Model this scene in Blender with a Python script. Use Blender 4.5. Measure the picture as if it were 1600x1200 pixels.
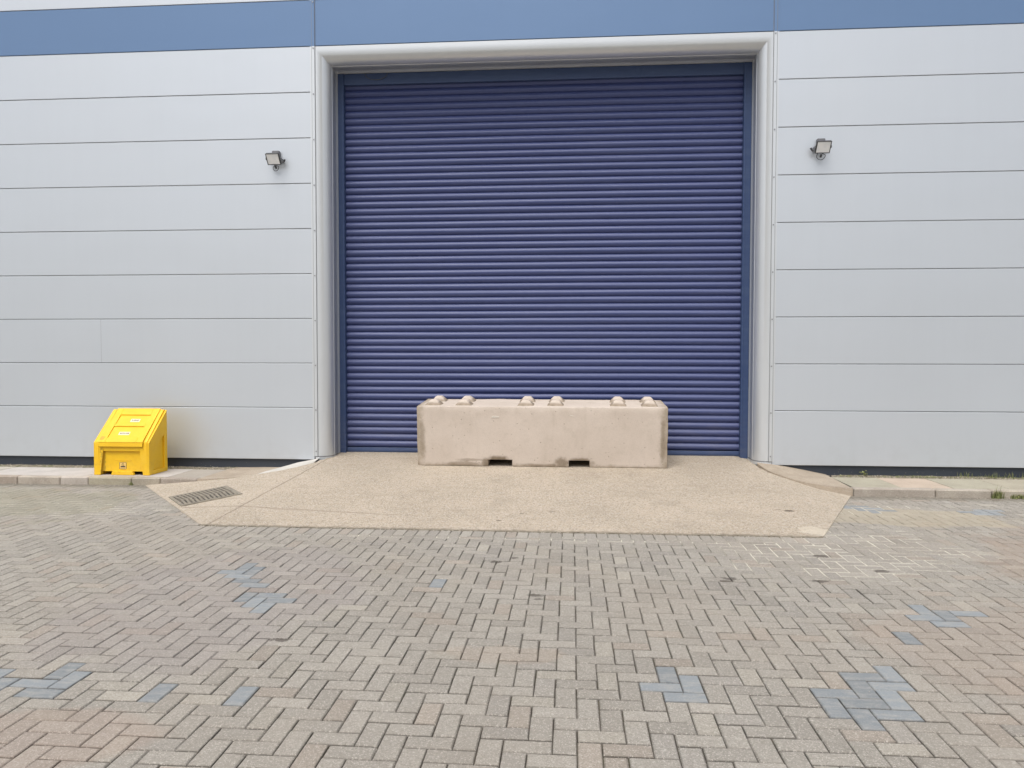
import bpy, bmesh, math, random
from mathutils import Vector, Matrix, noise
R = math.radians
random.seed(7)
scene = bpy.context.scene
for o in list(bpy.data.objects): bpy.data.objects.remove(o)

# ------------------------------------------------------------ camera
cam_d = bpy.data.cameras.new('camera'); cam = bpy.data.objects.new('camera', cam_d)
scene.collection.objects.link(cam); scene.camera = cam
cam_d.sensor_width = 36.0; cam_d.lens = 36.0*1180/1600
cam_d.clip_start = 0.05; cam_d.clip_end = 500
yaw, pit, rol = R(4.543), R(-1.99), R(0.063)
fwd = Vector((-math.sin(yaw)*math.cos(pit), math.cos(yaw)*math.cos(pit), math.sin(pit)))
rgt = Vector((math.cos(yaw), math.sin(yaw), 0)); upv = rgt.cross(fwd)
r2 = rgt*math.cos(rol)+upv*math.sin(rol); u2 = -rgt*math.sin(rol)+upv*math.cos(rol)
M = Matrix((r2, u2, -fwd)).transposed().to_4x4(); M.translation = Vector((0, -10.2, 1.63))
cam.matrix_world = M

# ------------------------------------------------------------ sky, sun, exposure
SUN_EL, SUN_AZ = R(62), R(197)      # direction the light comes from (azimuth from +Y, clockwise)
world = bpy.data.worlds.new("World"); scene.world = world; world.use_nodes = True
nt = world.node_tree; nt.nodes.clear()
out = nt.nodes.new('ShaderNodeOutputWorld'); bg = nt.nodes.new('ShaderNodeBackground')
sky = nt.nodes.new('ShaderNodeTexSky'); sky.sky_type = 'NISHITA'; sky.sun_disc = False
sky.sun_elevation = SUN_EL; sky.sun_rotation = SUN_AZ
sky.air_density = 1.0; sky.dust_density = 5.0; sky.ozone_density = 1.0
hsv = nt.nodes.new('ShaderNodeHueSaturation'); hsv.inputs['Saturation'].default_value = 0.40
nt.links.new(sky.outputs[0], hsv.inputs['Color']); nt.links.new(hsv.outputs[0], bg.inputs['Color'])
bg.inputs['Strength'].default_value = 0.15
nt.links.new(bg.outputs[0], out.inputs['Surface'])
sd = bpy.data.lights.new('sun', 'SUN'); sd.energy = 1.4; sd.angle = R(38); sd.color = (1.0, 0.965, 0.91)
so = bpy.data.objects.new('sun', sd); scene.collection.objects.link(so)
sdir = Vector((math.sin(SUN_AZ)*math.cos(SUN_EL), math.cos(SUN_AZ)*math.cos(SUN_EL), math.sin(SUN_EL)))
so.rotation_euler = sdir.to_track_quat('Z', 'Y').to_euler()
scene.view_settings.view_transform = 'Standard'; scene.view_settings.look = 'None'
scene.view_settings.exposure = 0.20; scene.view_settings.gamma = 1.0
scene.render.engine = 'CYCLES'
scene.render.resolution_x, scene.render.resolution_y = 1024, 768

# ------------------------------------------------------------ helpers
def link(name, me, mat=None, parent=None):
    o = bpy.data.objects.new(name, me); scene.collection.objects.link(o)
    if mat is not None:
        for m in (mat if isinstance(mat, (list, tuple)) else [mat]): me.materials.append(m)
    if parent is not None: o.parent = parent
    return o
def tag(o, label=None, cat=None, group=None, kind=None):
    if label: o['label'] = label
    if cat: o['category'] = cat
    if group: o['group'] = group
    if kind: o['kind'] = kind
    return o
def empty(name, loc=(0, 0, 0), rz=0):
    o = bpy.data.objects.new(name, None); scene.collection.objects.link(o)
    o.location = loc; o.rotation_euler = (0, 0, rz); o.empty_display_size = .2
    return o
class MB:
    def __init__(s): s.v = []; s.f = []; s.mi = []
    def poly(s, pts, mi=0):
        b = len(s.v); s.v += [tuple(p) for p in pts]; s.f.append(tuple(range(b, b+len(pts)))); s.mi.append(mi)
    def box(s, x0, x1, y0, y1, z0, z1, ch=0.0, mi=0, mat=None):
        b = len(s.v)
        if ch <= 0:
            vs = [(x, y, z) for z in (z0, z1) for y in (y0, y1) for x in (x0, x1)]
            fs = [(0, 2, 3, 1), (4, 5, 7, 6), (0, 1, 5, 4), (2, 6, 7, 3), (0, 4, 6, 2), (1, 3, 7, 5)]
        else:
            vs = []; fs = []
            idx = {}
            X = (x0, x1); Y = (y0, y1); Z = (z0, z1)
            for i in (0, 1):
                for j in (0, 1):
                    for k in (0, 1):
                        sx, sy, sz = 1-2*i, 1-2*j, 1-2*k
                        for a, (dx, dy, dz) in enumerate(((0, ch, ch), (ch, 0, ch), (ch, ch, 0))):
                            idx[(i, j, k, a)] = len(vs)
                            vs.append((X[i]+sx*dx, Y[j]+sy*dy, Z[k]+sz*dz))
            for i in (0, 1): fs.append([idx[(i, j, k, 0)] for j, k in ((0, 0), (1, 0), (1, 1), (0, 1))][::(1 if i else -1)])
            for j in (0, 1): fs.append([idx[(i, j, k, 1)] for i, k in ((0, 0), (1, 0), (1, 1), (0, 1))][::(-1 if j else 1)])
            for k in (0, 1): fs.append([idx[(i, j, k, 2)] for i, j in ((0, 0), (1, 0), (1, 1), (0, 1))][::(1 if k else -1)])
            for i in (0, 1):
                for j in (0, 1): fs.append([idx[(i, j, 0, 0)], idx[(i, j, 1, 0)], idx[(i, j, 1, 1)], idx[(i, j, 0, 1)]])
                for k in (0, 1): fs.append([idx[(i, 0, k, 0)], idx[(i, 1, k, 0)], idx[(i, 1, k, 2)], idx[(i, 0, k, 2)]])
            for j in (0, 1):
                for k in (0, 1): fs.append([idx[(0, j, k, 1)], idx[(1, j, k, 1)], idx[(1, j, k, 2)], idx[(0, j, k, 2)]])
            for i in (0, 1):
                for j in (0, 1):
                    for k in (0, 1): fs.append([idx[(i, j, k, a)] for a in (0, 1, 2)])
        if mat is not None: vs = [tuple(mat @ Vector(p)) for p in vs]
        s.v += vs
        for f in fs: s.f.append(tuple(b+i for i in f)); s.mi.append(mi)
    def prism(s, pts, axis, a0, a1, mi=0, mat=None):
        # pts: 2-D polygon; axis 0: (y,z) extruded in x; 1: (x,z) in y; 2: (x,y) in z
        def mk(p, a):
            if axis == 0: q = (a, p[0], p[1])
            elif axis == 1: q = (p[0], a, p[1])
            else: q = (p[0], p[1], a)
            return tuple(mat @ Vector(q)) if mat is not None else q
        b = len(s.v); n = len(pts)
        s.v += [mk(p, a0) for p in pts]+[mk(p, a1) for p in pts]
        s.f.append(tuple(range(b, b+n))); s.f.append(tuple(range(b+2*n-1, b+n-1, -1))); s.mi += [mi, mi]
        for i in range(n):
            j = (i+1) % n
            s.f.append((b+i, b+n+i, b+n+j, b+j)); s.mi.append(mi)
    def tube(s, pts, r, n=8, mi=0, caps=True):
        b = len(s.v); pts = [Vector(p) for p in pts]
        for i, p in enumerate(pts):
            t = (pts[min(i+1, len(pts)-1)]-pts[max(i-1, 0)]).normalized()
            a = t.cross(Vector((0, 0, 1)))
            if a.length < .01: a = t.cross(Vector((1, 0, 0)))
            a.normalize(); c = t.cross(a)
            rr = r[i] if isinstance(r, (list, tuple)) else r
            for k in range(n):
                q = p+(a*math.cos(2*math.pi*k/n)+c*math.sin(2*math.pi*k/n))*rr
                s.v.append(tuple(q))
        for i in range(len(pts)-1):
            for k in range(n):
                k2 = (k+1) % n
                s.f.append((b+i*n+k, b+i*n+k2, b+(i+1)*n+k2, b+(i+1)*n+k)); s.mi.append(mi)
        if caps:
            s.f.append(tuple(b+k for k in range(n))[::-1]); s.f.append(tuple(b+(len(pts)-1)*n+k for k in range(n))); s.mi += [mi, mi]
    def grid(s, rows, mi=0):
        b = len(s.v); m = len(rows[0])
        for r_ in rows: s.v += [tuple(p) for p in r_]
        for i in range(len(rows)-1):
            for j in range(m-1):
                s.f.append((b+i*m+j, b+i*m+j+1, b+(i+1)*m+j+1, b+(i+1)*m+j)); s.mi.append(mi)
    def build(s, name, mat, parent=None, bevel=0, seg=2, smooth=False, recalc=True, off=None):
        me = bpy.data.meshes.new(name)
        v = s.v if off is None else [(p[0]-off[0], p[1]-off[1], p[2]-off[2]) for p in s.v]
        me.from_pydata(v, [], s.f)
        me.polygons.foreach_set('material_index', s.mi)
        if recalc:
            bm = bmesh.new(); bm.from_mesh(me); bmesh.ops.recalc_face_normals(bm, faces=bm.faces); bm.to_mesh(me); bm.free()
        me.update()
        o = link(name, me, mat, parent)
        if bevel:
            md = o.modifiers.new('bevel', 'BEVEL'); md.width = bevel; md.segments = seg; md.limit_method = 'ANGLE'; md.angle_limit = R(35)
            smooth = True
        if smooth:
            me.polygons.foreach_set('use_smooth', [True]*len(me.polygons))
            me.update()
            try: me.set_sharp_from_angle(angle=R(40))
            except Exception: pass
        return o

# ------------------------------------------------------------ materials
class NT:
    def __init__(s, name):
        s.m = bpy.data.materials.new(name); s.m.use_nodes = True; s.t = s.m.node_tree
        s.b = s.t.nodes['Principled BSDF']
        s.geo = s.t.nodes.new('ShaderNodeNewGeometry')
        s.tc = s.t.nodes.new('ShaderNodeTexCoord')
        s.pos = s.tc.outputs['Object']
    def n(s, ty, **kw):
        nd = s.t.nodes.new(ty)
        for k, v in kw.items(): setattr(nd, k, v)
        return nd
    def L(s, a, b): s.t.links.new(a, b)
    def val(s, sock, v):
        if hasattr(v, 'is_output'): s.L(v, sock)
        else: sock.default_value = v
    def mapping(s, scale=(1, 1, 1), loc=(0, 0, 0), rot=(0, 0, 0)):
        mp = s.n('ShaderNodeMapping'); s.L(s.pos, mp.inputs['Vector'])
        mp.inputs['Scale'].default_value = scale; mp.inputs['Location'].default_value = loc; mp.inputs['Rotation'].default_value = rot
        return mp.outputs[0]
    def noise(s, scale, detail=4, rough=.55, vec=None, lo=None, hi=None):
        nn = s.n('ShaderNodeTexNoise'); nn.inputs['Scale'].default_value = scale
        nn.inputs['Detail'].default_value = detail; nn.inputs['Roughness'].default_value = rough
        s.L(vec if vec is not None else s.pos, nn.inputs['Vector'])
        r = nn.outputs['Fac']
        if lo is not None: r = s.ramp(r, lo, hi)
        return r
    def voro(s, scale, feature='F1', vec=None):
        nn = s.n('ShaderNodeTexVoronoi'); nn.feature = feature; nn.inputs['Scale'].default_value = scale
        s.L(vec if vec is not None else s.pos, nn.inputs['Vector'])
        return nn
    def ramp(s, x, lo, hi, a=0., b=1.):
        mr = s.n('ShaderNodeMapRange'); mr.interpolation_type = 'SMOOTHSTEP'
        s.val(mr.inputs['Value'], x)
        mr.inputs['From Min'].default_value = lo; mr.inputs['From Max'].default_value = hi
        mr.inputs['To Min'].default_value = a; mr.inputs['To Max'].default_value = b
        return mr.outputs[0]
    def math(s, op, a, b=0., c=None):
        m = s.n('ShaderNodeMath', operation=op); s.val(m.inputs[0], a); s.val(m.inputs[1], b)
        if c is not None: s.val(m.inputs[2], c)
        return m.outputs[0]
    def mix(s, fac, a, b, blend='MIX'):
        m = s.n('ShaderNodeMix', data_type='RGBA', blend_type=blend)
        s.val(m.inputs['Factor'], fac)
        for sock, v in ((m.inputs[6], a), (m.inputs[7], b)):
            if hasattr(v, 'is_output'): s.L(v, sock)
            else: sock.default_value = (v[0], v[1], v[2], 1)
        return m.outputs[2]
    def sep(s):
        sp = s.n('ShaderNodeSeparateXYZ'); s.L(s.pos, sp.inputs[0]); return sp.outputs
    def spot(s, x, y, rx, ry, warp=.5, nz=None):
        """irregular patch mask centred on (x, y)"""
        X, Y, Z = s.sep()
        dx = s.math('DIVIDE', s.math('SUBTRACT', X, x), rx); dy = s.math('DIVIDE', s.math('SUBTRACT', Y, y), ry)
        d = s.math('SQRT', s.math('ADD', s.math('MULTIPLY', dx, dx), s.math('MULTIPLY', dy, dy)))
        if nz is None: nz = s.noise(14, 3)
        d = s.math('ADD', d, s.math('MULTIPLY', s.math('SUBTRACT', nz, .5), warp*2))
        return s.ramp(d, 1.0, .75)
    def bump(s, h, dist=.002, strength=1., prev=None):
        b = s.n('ShaderNodeBump'); b.inputs['Distance'].default_value = dist; b.inputs['Strength'].default_value = strength
        s.L(h, b.inputs['Height'])
        if prev is not None: s.L(prev, b.inputs['Normal'])
        return b.outputs[0]
    def done(s, col=None, rough=None, metal=None, normal=None, spec=None, coat=None):
        if col is not None:
            if hasattr(col, 'is_output'): s.L(col, s.b.inputs['Base Color'])
            else: s.b.inputs['Base Color'].default_value = (col[0], col[1], col[2], 1)
        if rough is not None: s.val(s.b.inputs['Roughness'], rough)
        if metal is not None: s.val(s.b.inputs['Metallic'], metal)
        if spec is not None: s.b.inputs['Specular IOR Level'].default_value = spec
        if coat is not None: s.b.inputs['Coat Weight'].default_value = coat; s.b.inputs['Coat Roughness'].default_value = .15
        if normal is not None: s.L(normal, s.b.inputs['Normal'])
        return s.m

def mat_clad(name, col, rough=.42, metal=.25, streak=.025, spec=.5):
    t = NT(name)
    big = t.noise(.55, 3)
    st = t.noise(1, 5, .6, vec=t.mapping((7, 7, .5)))
    dark = tuple(c*.86 for c in col)
    c = t.mix(t.math('MULTIPLY', t.ramp(st, .35, .75), streak*3), col, dark)
    c = t.mix(t.math('MULTIPLY', t.ramp(big, .3, .7), .18), c, tuple(x*.93 for x in col))
    X, Y, Z = t.sep()
    # splash dirt close to the ground
    dirt = t.math('MULTIPLY', t.ramp(Z, .75, .2), t.ramp(t.noise(5, 5, .65), .42, .7))
    c = t.mix(t.math('MULTIPLY', dirt, .07), c, (.3, .29, .27))
    bn = t.bump(t.noise(.9, 2, .5, vec=t.mapping((1, 1, 1.6))), .012, .35)
    bn = t.bump(t.noise(260, 2), .0004, .3, bn)
    return t.done(c, t.ramp(big, .2, .8, rough-.05, rough+.07), metal, bn, spec)
m_clad = mat_clad('silver_cladding_paint', (.59, .63, .675), .36, .45)
m_blue = mat_clad('blue_cladding_paint', (.132, .222, .385), .40, .2)
m_trim = mat_clad('silver_trim_paint', (.63, .66, .685), .34, .45, .04)
t = NT('groove_dark'); m_groove = t.done((.23, .235, .245), .7)
t = NT('steel_screw'); m_screw = t.done((.33, .34, .36), .4, .7)
def door_paint(name, col, rough):
    t = NT(name)
    n1 = t.noise(1, 5, .6, vec=t.mapping((1.2, 1, 14)))
    X, Y, Z = t.sep()
    c = t.mix(t.math('MULTIPLY', t.ramp(n1, .4, .8), .4), col, (col[0]*1.7+.01, col[1]*1.55+.01, col[2]*1.25))
    dust = t.math('MULTIPLY', t.ramp(Z, 1.3, .25), t.ramp(t.noise(6, 5, .6, vec=t.mapping((.5, 1, 3))), .35, .75))
    c = t.mix(t.math('MULTIPLY', dust, .15), c, (.22, .2, .2))
    bn = t.bump(t.noise(1, 3, .5, vec=t.mapping((2.5, 1, 9))), .003, .4)
    return t.done(c, t.ramp(n1, .3, .8, rough, rough+.12), 0., bn, .5)
m_door = door_paint('navy_shutter_paint', (.045, .062, .172), .42)
m_guide = door_paint('navy_guide_paint', (.032, .060, .15), .42)
t = NT('plinth_grey')
sp = t.ramp(t.noise(45, 4, .7), .66, .72); X, Y, Z = t.sep()
sp = t.math('MULTIPLY', sp, t.ramp(Z, .24, .10))
c = t.mix(sp, (.035, .043, .058), (.3, .28, .22)); m_plinth = t.done(c, .6, 0., t.bump(t.noise(60, 3), .002, .4))

def speck(t, base, scale=230, amt=.5):
    """fine aggregate: pale and dark grains"""
    v = t.voro(scale); vr = t.n('ShaderNodeSeparateColor'); t.L(v.outputs['Color'], vr.inputs[0])
    pale = t.math('MULTIPLY', t.ramp(vr.outputs[0], .86, .93), amt)
    dk = t.math('MULTIPLY', t.ramp(vr.outputs[1], .80, .92), amt*.9)
    c = t.mix(dk, base, (.13, .115, .095))
    c = t.mix(pale, c, (.62, .58, .52))
    return c
# block paving
t = NT('concrete_block_paving')
at = t.n('ShaderNodeAttribute', attribute_name='Col')
n1 = t.noise(.75, 5, .6); n2 = t.noise(3.2, 5, .65); n3 = t.noise(40, 4, .7)
bcol = at.outputs['Color']
c = t.mix(t.math('MULTIPLY', t.ramp(n3, .3, .75), .35), at.outputs['Color'], (.205, .184, .153))
cs = speck(t, c, 240, .42)
cs = speck(t, cs, 110, .16)
bl = t.n('ShaderNodeSeparateColor'); t.L(at.outputs['Color'], bl.inputs[0])
isblue = t.ramp(t.math('SUBTRACT', bl.outputs[2], bl.outputs[0]), .005, .03)
c = cs
c = t.mix(t.math('MULTIPLY', t.ramp(n1, .42, .68), .22), c, (.30, .255, .205))
c = t.mix(t.math('MULTIPLY', t.ramp(n2, .55, .75), .22), c, (.155, .145, .12))
c = t.mix(t.math('MULTIPLY', t.ramp(t.noise(1.7, 6, .7), .52, .72), .30), c, (.37, .345, .30))
c = t.mix(t.math('MULTIPLY', t.ramp(t.noise(13, 4, .7), .58, .72), .28), c, (.17, .155, .13))
X, Y, Z = t.sep()
nz = t.noise(11, 3); nzf = t.noise(28, 4, .7); nzb = t.noise(2.2, 4)
moss = t.math('MULTIPLY', t.spot(-7.2, -2.3, 2.6, 1.1, 1.0, nzb), .25)
c = t.mix(moss, c, (.20, .195, .105))
c = t.mix(t.math('MULTIPLY', t.spot(5.0, -3.9, 1.9, 1.5, .5, nzb), .35), c, (.29, .215, .165))
c = t.mix(t.math('MULTIPLY', t.spot(2.7, -5.9, 1.1, 1.0, .5, nzb), .25), c, (.31, .235, .185))
c = t.mix(t.math('MULTIPLY', t.spot(-.35, -6.1, .4, .14, .9, nzb), .12), c, (.36, .23, .14))
c = t.mix(t.math('MULTIPLY', t.spot(-2.3, -7.2, .55, .3, .5, nzb), .2), c, (.36, .23, .17))
c = t.mix(t.math('MULTIPLY', t.spot(-2.4, -5.2, 1.0, 1.5, .5, nzb), .22), c, (.27, .235, .24))
c = t.mix(t.math('MULTIPLY', t.spot(3.4, -2.2, 1.2, .5, .6, nzb), .5), c, (.38, .33, .24))
# dirt gathered along the kerbs
c = t.mix(t.math('MULTIPLY', t.ramp(t.math('ADD', Y, t.math('MULTIPLY', nz, .35)), -1.15, -.95), .5), c, (.10, .088, .06))
for (x, y, rx, ry) in ((-.25, -5.07, .055, .035), (1.17, -4.56, .06, .05), (1.13, -4.62, .05, .02), (1.81, -4.57, .07, .04), (2.37, -4.27, .07, .04),
                       (-.6, -4.25, .05, .04), (-.46, -4.12, .04, .03), (-1.67, -6.01, .07, .03), (-.22, -5.15, .03, .02), (2.05, -3.85, .09, .05), (1.98,-5.65,.015,.02)):
    c = t.mix(t.math('MULTIPLY', t.spot(x, y, rx, ry, 1.3, nzf), .75), c, (.07, .058, .048))
cb = t.mix(t.math('MULTIPLY', t.ramp(t.noise(1, 5, .65, vec=t.mapping((9, 24, 9))), .40, .68), .6), bcol, (.33, .325, .305))
cb = speck(t, cb, 200, .12)
c = t.mix(isblue, c, cb)
bn = t.bump(t.noise(22, 3), .003, .4)
bn = t.bump(t.noise(260, 3, .7), .0014, .7, bn)
m_block = t.done(c, .85, 0., bn, .35)
# joint sand
t = NT('joint_sand')
at = t.n('ShaderNodeAttribute', attribute_name='Col')
c = t.mix(t.ramp(t.noise(9, 5, .6), .4, .65), (.055, .046, .035), (.11, .094, .068))
c = t.mix(t.math('MULTIPLY', t.ramp(t.noise(1.3, 4), .5, .65), .5), c, (.10, .11, .05))
c = t.mix(at.outputs['Fac'], c, (.60, .565, .48))
m_joint = t.done(c, .95, 0., t.bump(t.noise(200, 3), .002, .8))
# apron concrete
t = NT('tamped_concrete')
n1 = t.noise(.8, 5, .6); n2 = t.noise(6, 5, .65)
c = t.mix(t.ramp(n1, .35, .7), (.50, .425, .335), (.435, .37, .29))
c = t.mix(t.math('MULTIPLY', t.ramp(n2, .5, .8), .35), c, (.30, .25, .19))
c = speck(t, c, 60, .34); c = speck(t, c, 110, .5)
nz = t.noise(9, 4); X, Y, Z = t.sep()
wob = t.math('MULTIPLY', t.math('SUBTRACT', t.noise(3.5, 4), .5), .05)
g1 = t.ramp(t.math('ABSOLUTE', t.math('ADD', t.math('ADD', t.math('ADD', X, 3.53), t.math('MULTIPLY', t.math('ADD', Y, 3.2), -.052)), wob)), .017, .004)
crk = t.ramp(t.math('ABSOLUTE', t.math('ADD', t.math('ADD', t.math('ADD', Y, 2.50), t.math('MULTIPLY', t.math('ADD', X, 3.5), .13)), wob)), .03, .005)
crk = t.math('MULTIPLY', t.math('MULTIPLY', crk, t.ramp(X, -1.4, -2.2)), t.math('MULTIPLY', t.ramp(X, -4.3, -4.1), .35))
c = t.mix(t.math('MULTIPLY', g1, .5), c, (.12, .09, .065)); c = t.mix(crk, c, (.13, .10, .075))
for (x, y, rx, ry, k) in ((2.22, -2.31, .06, .035, .8), (2.12, -2.27, .05, .015, .5), (-.71, -2.87, .03, .02, .7), (-.5, -2.6, .03, .03, .5), (-.2, -2.5, .04, .03, .4)):
    c = t.mix(t.math('MULTIPLY', t.spot(x, y, rx, ry, .6, nz), k), c, (.09, .07, .05))
c = t.mix(t.math('MULTIPLY', t.spot(2.28, -2.98, .16, .16, 1.1, nz), .45), c, (.68, .62, .51))
c = t.mix(t.math('MULTIPLY', t.ramp(t.noise(2.6, 6, .65, vec=t.mapping((.6, 1.6, 1))), .5, .72), .32), c, (.33, .275, .21))
c = t.mix(t.math('MULTIPLY', t.ramp(t.noise(5, 6, .7), .56, .75), .25), c, (.60, .54, .45))
tr = t.math('ABSOLUTE', t.math('SUBTRACT', t.math('ABSOLUTE', t.math('ADD', t.math('ADD', X, .2), t.math('MULTIPLY', Y, .16))), .85))
c = t.mix(t.math('MULTIPLY', t.math('MULTIPLY', t.ramp(tr, .26, .05), t.ramp(t.noise(3, 6, .7), .42, .65)), .22), c, (.27, .23, .18))
# worn, dirtier front edge; darker towards the threshold
ye = t.math('ADD', Y, t.math('MULTIPLY', t.math('SUBTRACT', t.noise(14, 4), .5), .12))
c = t.mix(t.math('MULTIPLY', t.ramp(ye, -3.13, -3.20), .7), c, (.17, .15, .11))
c = t.mix(t.math('MULTIPLY', t.ramp(ye, .1, .42), .35), c, (.34, .30, .24))
v = t.voro(75); hh = t.math('ADD', t.math('MULTIPLY', v.outputs['Distance'], -1.), t.noise(120, 3))
bn = t.bump(t.noise(1, 4, .6, vec=t.mapping((5, 26, 5))), .010, .8)
bn = t.bump(hh, .007, 1., bn)
m_apron = t.done(c, .9, 0., bn, .3)
def mat_conc(name, a, b, scale=3, spk=.2, blot=.3, dark=(.2, .18, .15)):
    t = NT(name)
    at = t.n('ShaderNodeAttribute', attribute_name='Col')
    c = t.mix(t.ramp(t.noise(scale, 5, .6), .3, .7), a, b)
    c = t.mix(1., c, at.outputs['Color'], 'MULTIPLY')
    c = t.mix(t.math('MULTIPLY', t.ramp(t.noise(scale*4, 5, .7), .55, .8), blot), c, dark)
    c = speck(t, c, 180, spk)
    return t.done(c, .88, 0., t.bump(t.noise(90, 4, .6), .002, .6), .3)
m_slab = mat_conc('paving_slab', (.40, .362, .305), (.34, .308, .258))
m_kerb = mat_conc('kerb_concrete', (.39, .342, .285), (.31, .268, .22), 4, .3, .35)
t = NT('lime_washed_concrete'); c = t.mix(t.ramp(t.noise(6, 5), .35, .7), (.54, .52, .485), (.47, .45, .41)); m_white = t.done(c, .85, 0., t.bump(t.noise(60, 4), .002, .5))
t = NT('far_paving'); c = t.mix(t.ramp(t.noise(.6, 5), .3, .7), (.27, .245, .205), (.22, .2, .165)); m_far = t.done(c, .9)

# ------------------------------------------------------------ ground heights
def xd_l(y): return -3.57-(y+3.2)*.85
def xd_r(y): return 2.3+(y+3.15)*.47
def zr(x, y):
    b = .0695*(y+3.2)
    if x < -3.5: l = (x-xd_l(y))/(-3.5-xd_l(y)) if -3.5 > xd_l(y)+1e-4 else 1
    elif x > 2.25: l = (xd_r(y)-x)/(xd_r(y)-2.25) if xd_r(y) > 2.2501 else 1
    else: l = 1
    l = min(1, max(0, l)); b = max(0, b)
    return .006+b*l

# ------------------------------------------------------------ ground sheet + joint sand + block paving
g = MB()
for (x0, x1, y0, y1) in ((-150, 150, -150, -9.6), (-150, -10.5, -9.6, .02), (9.5, 150, -9.6, .02), (-150, 150, .02, 150)):
    g.poly([(x0, y0, -.01), (x1, y0, -.01), (x1, y1, -.01), (x0, y1, -.01)])
tag(g.build('ground', m_far), kind='structure')
def inpoly(x, y, P):
    c = False; n = len(P)
    for i in range(n):
        x0, y0 = P[i]; x1, y1 = P[(i+1) % n]
        if (y0 > y) != (y1 > y) and x < (x1-x0)*(y-y0)/(y1-y0)+x0: c = not c
    return c
def whitemask(x, y):
    def el(cx, cy, rx, ry): return max(0, 1.35-math.hypot((x-cx)/rx, (y-cy)/ry))*1.6
    n_ = noise.noise(Vector((x*2.1, y*2.1, 3.))) + .6*noise.noise(Vector((x*6, y*6, 9.)))
    m = max(el(2.1, -3.75, .85, .65)*1.3, el(2.75, -3.4, .8, .7)*1.15, el(1.75, -4.15, .5, .3)*1.3, el(-5.8, -2.5, 1.5, .5)*.8, el(.3, -3.42, 1.6, .10)*.8, el(-1.4,-3.42,1.2,.07), el(3.2, -1.8, .7, .3))
    return max(0, min(1, m*(1.0+1.5*n_)))
xs = [-10.5+i*.08 for i in range(251)]; ys = [-9.6+i*.08 for i in range(121)]
jb = MB(); rows = []; wm = []
for y in ys:
    r_ = []
    for x in xs:
        w = whitemask(x, y); wm.append(w)
        r_.append((x, y, -.0125+.0085*w+.001*noise.noise(Vector((x*3, y*3, 0)))))
    rows.append(r_)
jb.grid(rows); jo = jb.build('joint_sand', m_joint, recalc=False); tag(jo, kind='structure')
ca = jo.data.color_attributes.new('Col', 'FLOAT_COLOR', 'POINT')
buf = []
for w in wm: buf += [w, w, w, 1]
ca.data.foreach_set('color', buf)

BP = .1042; OX, OY = .341, -6.513
grey_idx = {('H', 0, 0), ('H', 1, -1), ('V', 1, 1), ('V', 2, 0), ('V', -13, 15), ('V', -23, -3), ('V', -19, -3), ('V', 15, 7),
            ('H', 18, 10), ('H', 17, 11), ('V', 19, 11), ('V', 18, 12), ('H', 20, 12)}
grey_polys = [
 [(1.39, -6.19), (1.71, -6.17), (1.7, -6.39), (1.6, -6.45), (1.6, -6.7), (1.38, -6.82), (1.27, -6.83), (1.26, -6.71), (1.16, -6.72), (1.17, -6.39), (1.35, -6.37)],
 [(-3.01, -6.62), (-2.71, -6.56), (-2.59, -6.42), (-2.50, -6.50), (-2.49, -6.77), (-2.98, -6.79)],
 [(-2.79, -4.43), (-2.52, -4.45), (-2.4, -4.65), (-2.18, -5.0), (-2.34, -5.01)],
 [(-2.34, -5.17), (-2.0, -5.16), (-1.76, -5.33), (-2.01, -5.56), (-2.18, -5.43)],
 [(2.99, -1.71), (3.4, -1.6), (3.38, -1.92), (2.92, -1.99)], [(4.21, -1.74), (4.61, -1.68), (4.59, -1.95), (4.17, -2.08)]]
V = []; F = []; C = []
rnd = random.Random(3)
def blockat(x0, y0, w, h, col, z=0.0, gap=.0072):
    gx = .0042*rnd.uniform(.6, 1.3); gy = .0092*rnd.uniform(.75, 1.2)
    x0 += gx/2+rnd.uniform(-.001, .001); y0 += gy/2+rnd.uniform(-.001, .001); x1 = x0+w-gx; y1 = y0+h-gy
    cz = z+rnd.uniform(-.0014, .0014); tx = rnd.uniform(-.006, .006); ty = rnd.uniform(-.006, .006)
    cx, cy = (x0+x1)/2, (y0+y1)/2
    a = rnd.gauss(0, .007); ch = rnd.uniform(.004, .0075)
    b = len(V)
    for dz, ins in ((0, ch), (-ch*.9, 0), (-.04, 0)):
        for (x, y) in ((x0+ins, y0+ins), (x1-ins, y0+ins), (x1-ins, y1-ins), (x0+ins, y1-ins)):
            if ins: x += rnd.uniform(-.0012, .0012); y += rnd.uniform(-.0016, .0016)
            dx, dy = x-cx, y-cy
            V.append((cx+dx-dy*a, cy+dy+dx*a, cz+dz+dx*tx+dy*ty))
    F.append((b, b+1, b+2, b+3))
    for l in (0, 4):
        for i in range(4):
            j = (i+1) % 4; F.append((b+l+i, b+l+4+i, b+l+4+j, b+l+j))
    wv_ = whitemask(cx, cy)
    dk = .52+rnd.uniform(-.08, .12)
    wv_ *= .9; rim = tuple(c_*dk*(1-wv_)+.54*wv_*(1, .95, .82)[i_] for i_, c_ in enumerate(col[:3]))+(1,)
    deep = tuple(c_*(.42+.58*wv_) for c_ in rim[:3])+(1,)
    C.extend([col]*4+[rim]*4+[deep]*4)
def pcol():
    k = rnd.gauss(1, .07); base = (.298, .278, .245)
    t_ = rnd.random()
    if t_ < .06: base = (.302, .265, .225)
    elif t_ < .14: base = (.280, .262, .235)
    elif t_ < .22: base = (.325, .302, .26)
    return (base[0]*k, base[1]*k, base[2]*k, 1)
def gcol():
    k = rnd.uniform(.82, 1.12); return (.225*k, .246*k, .260*k, 1)
SOLD = -3.43
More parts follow.
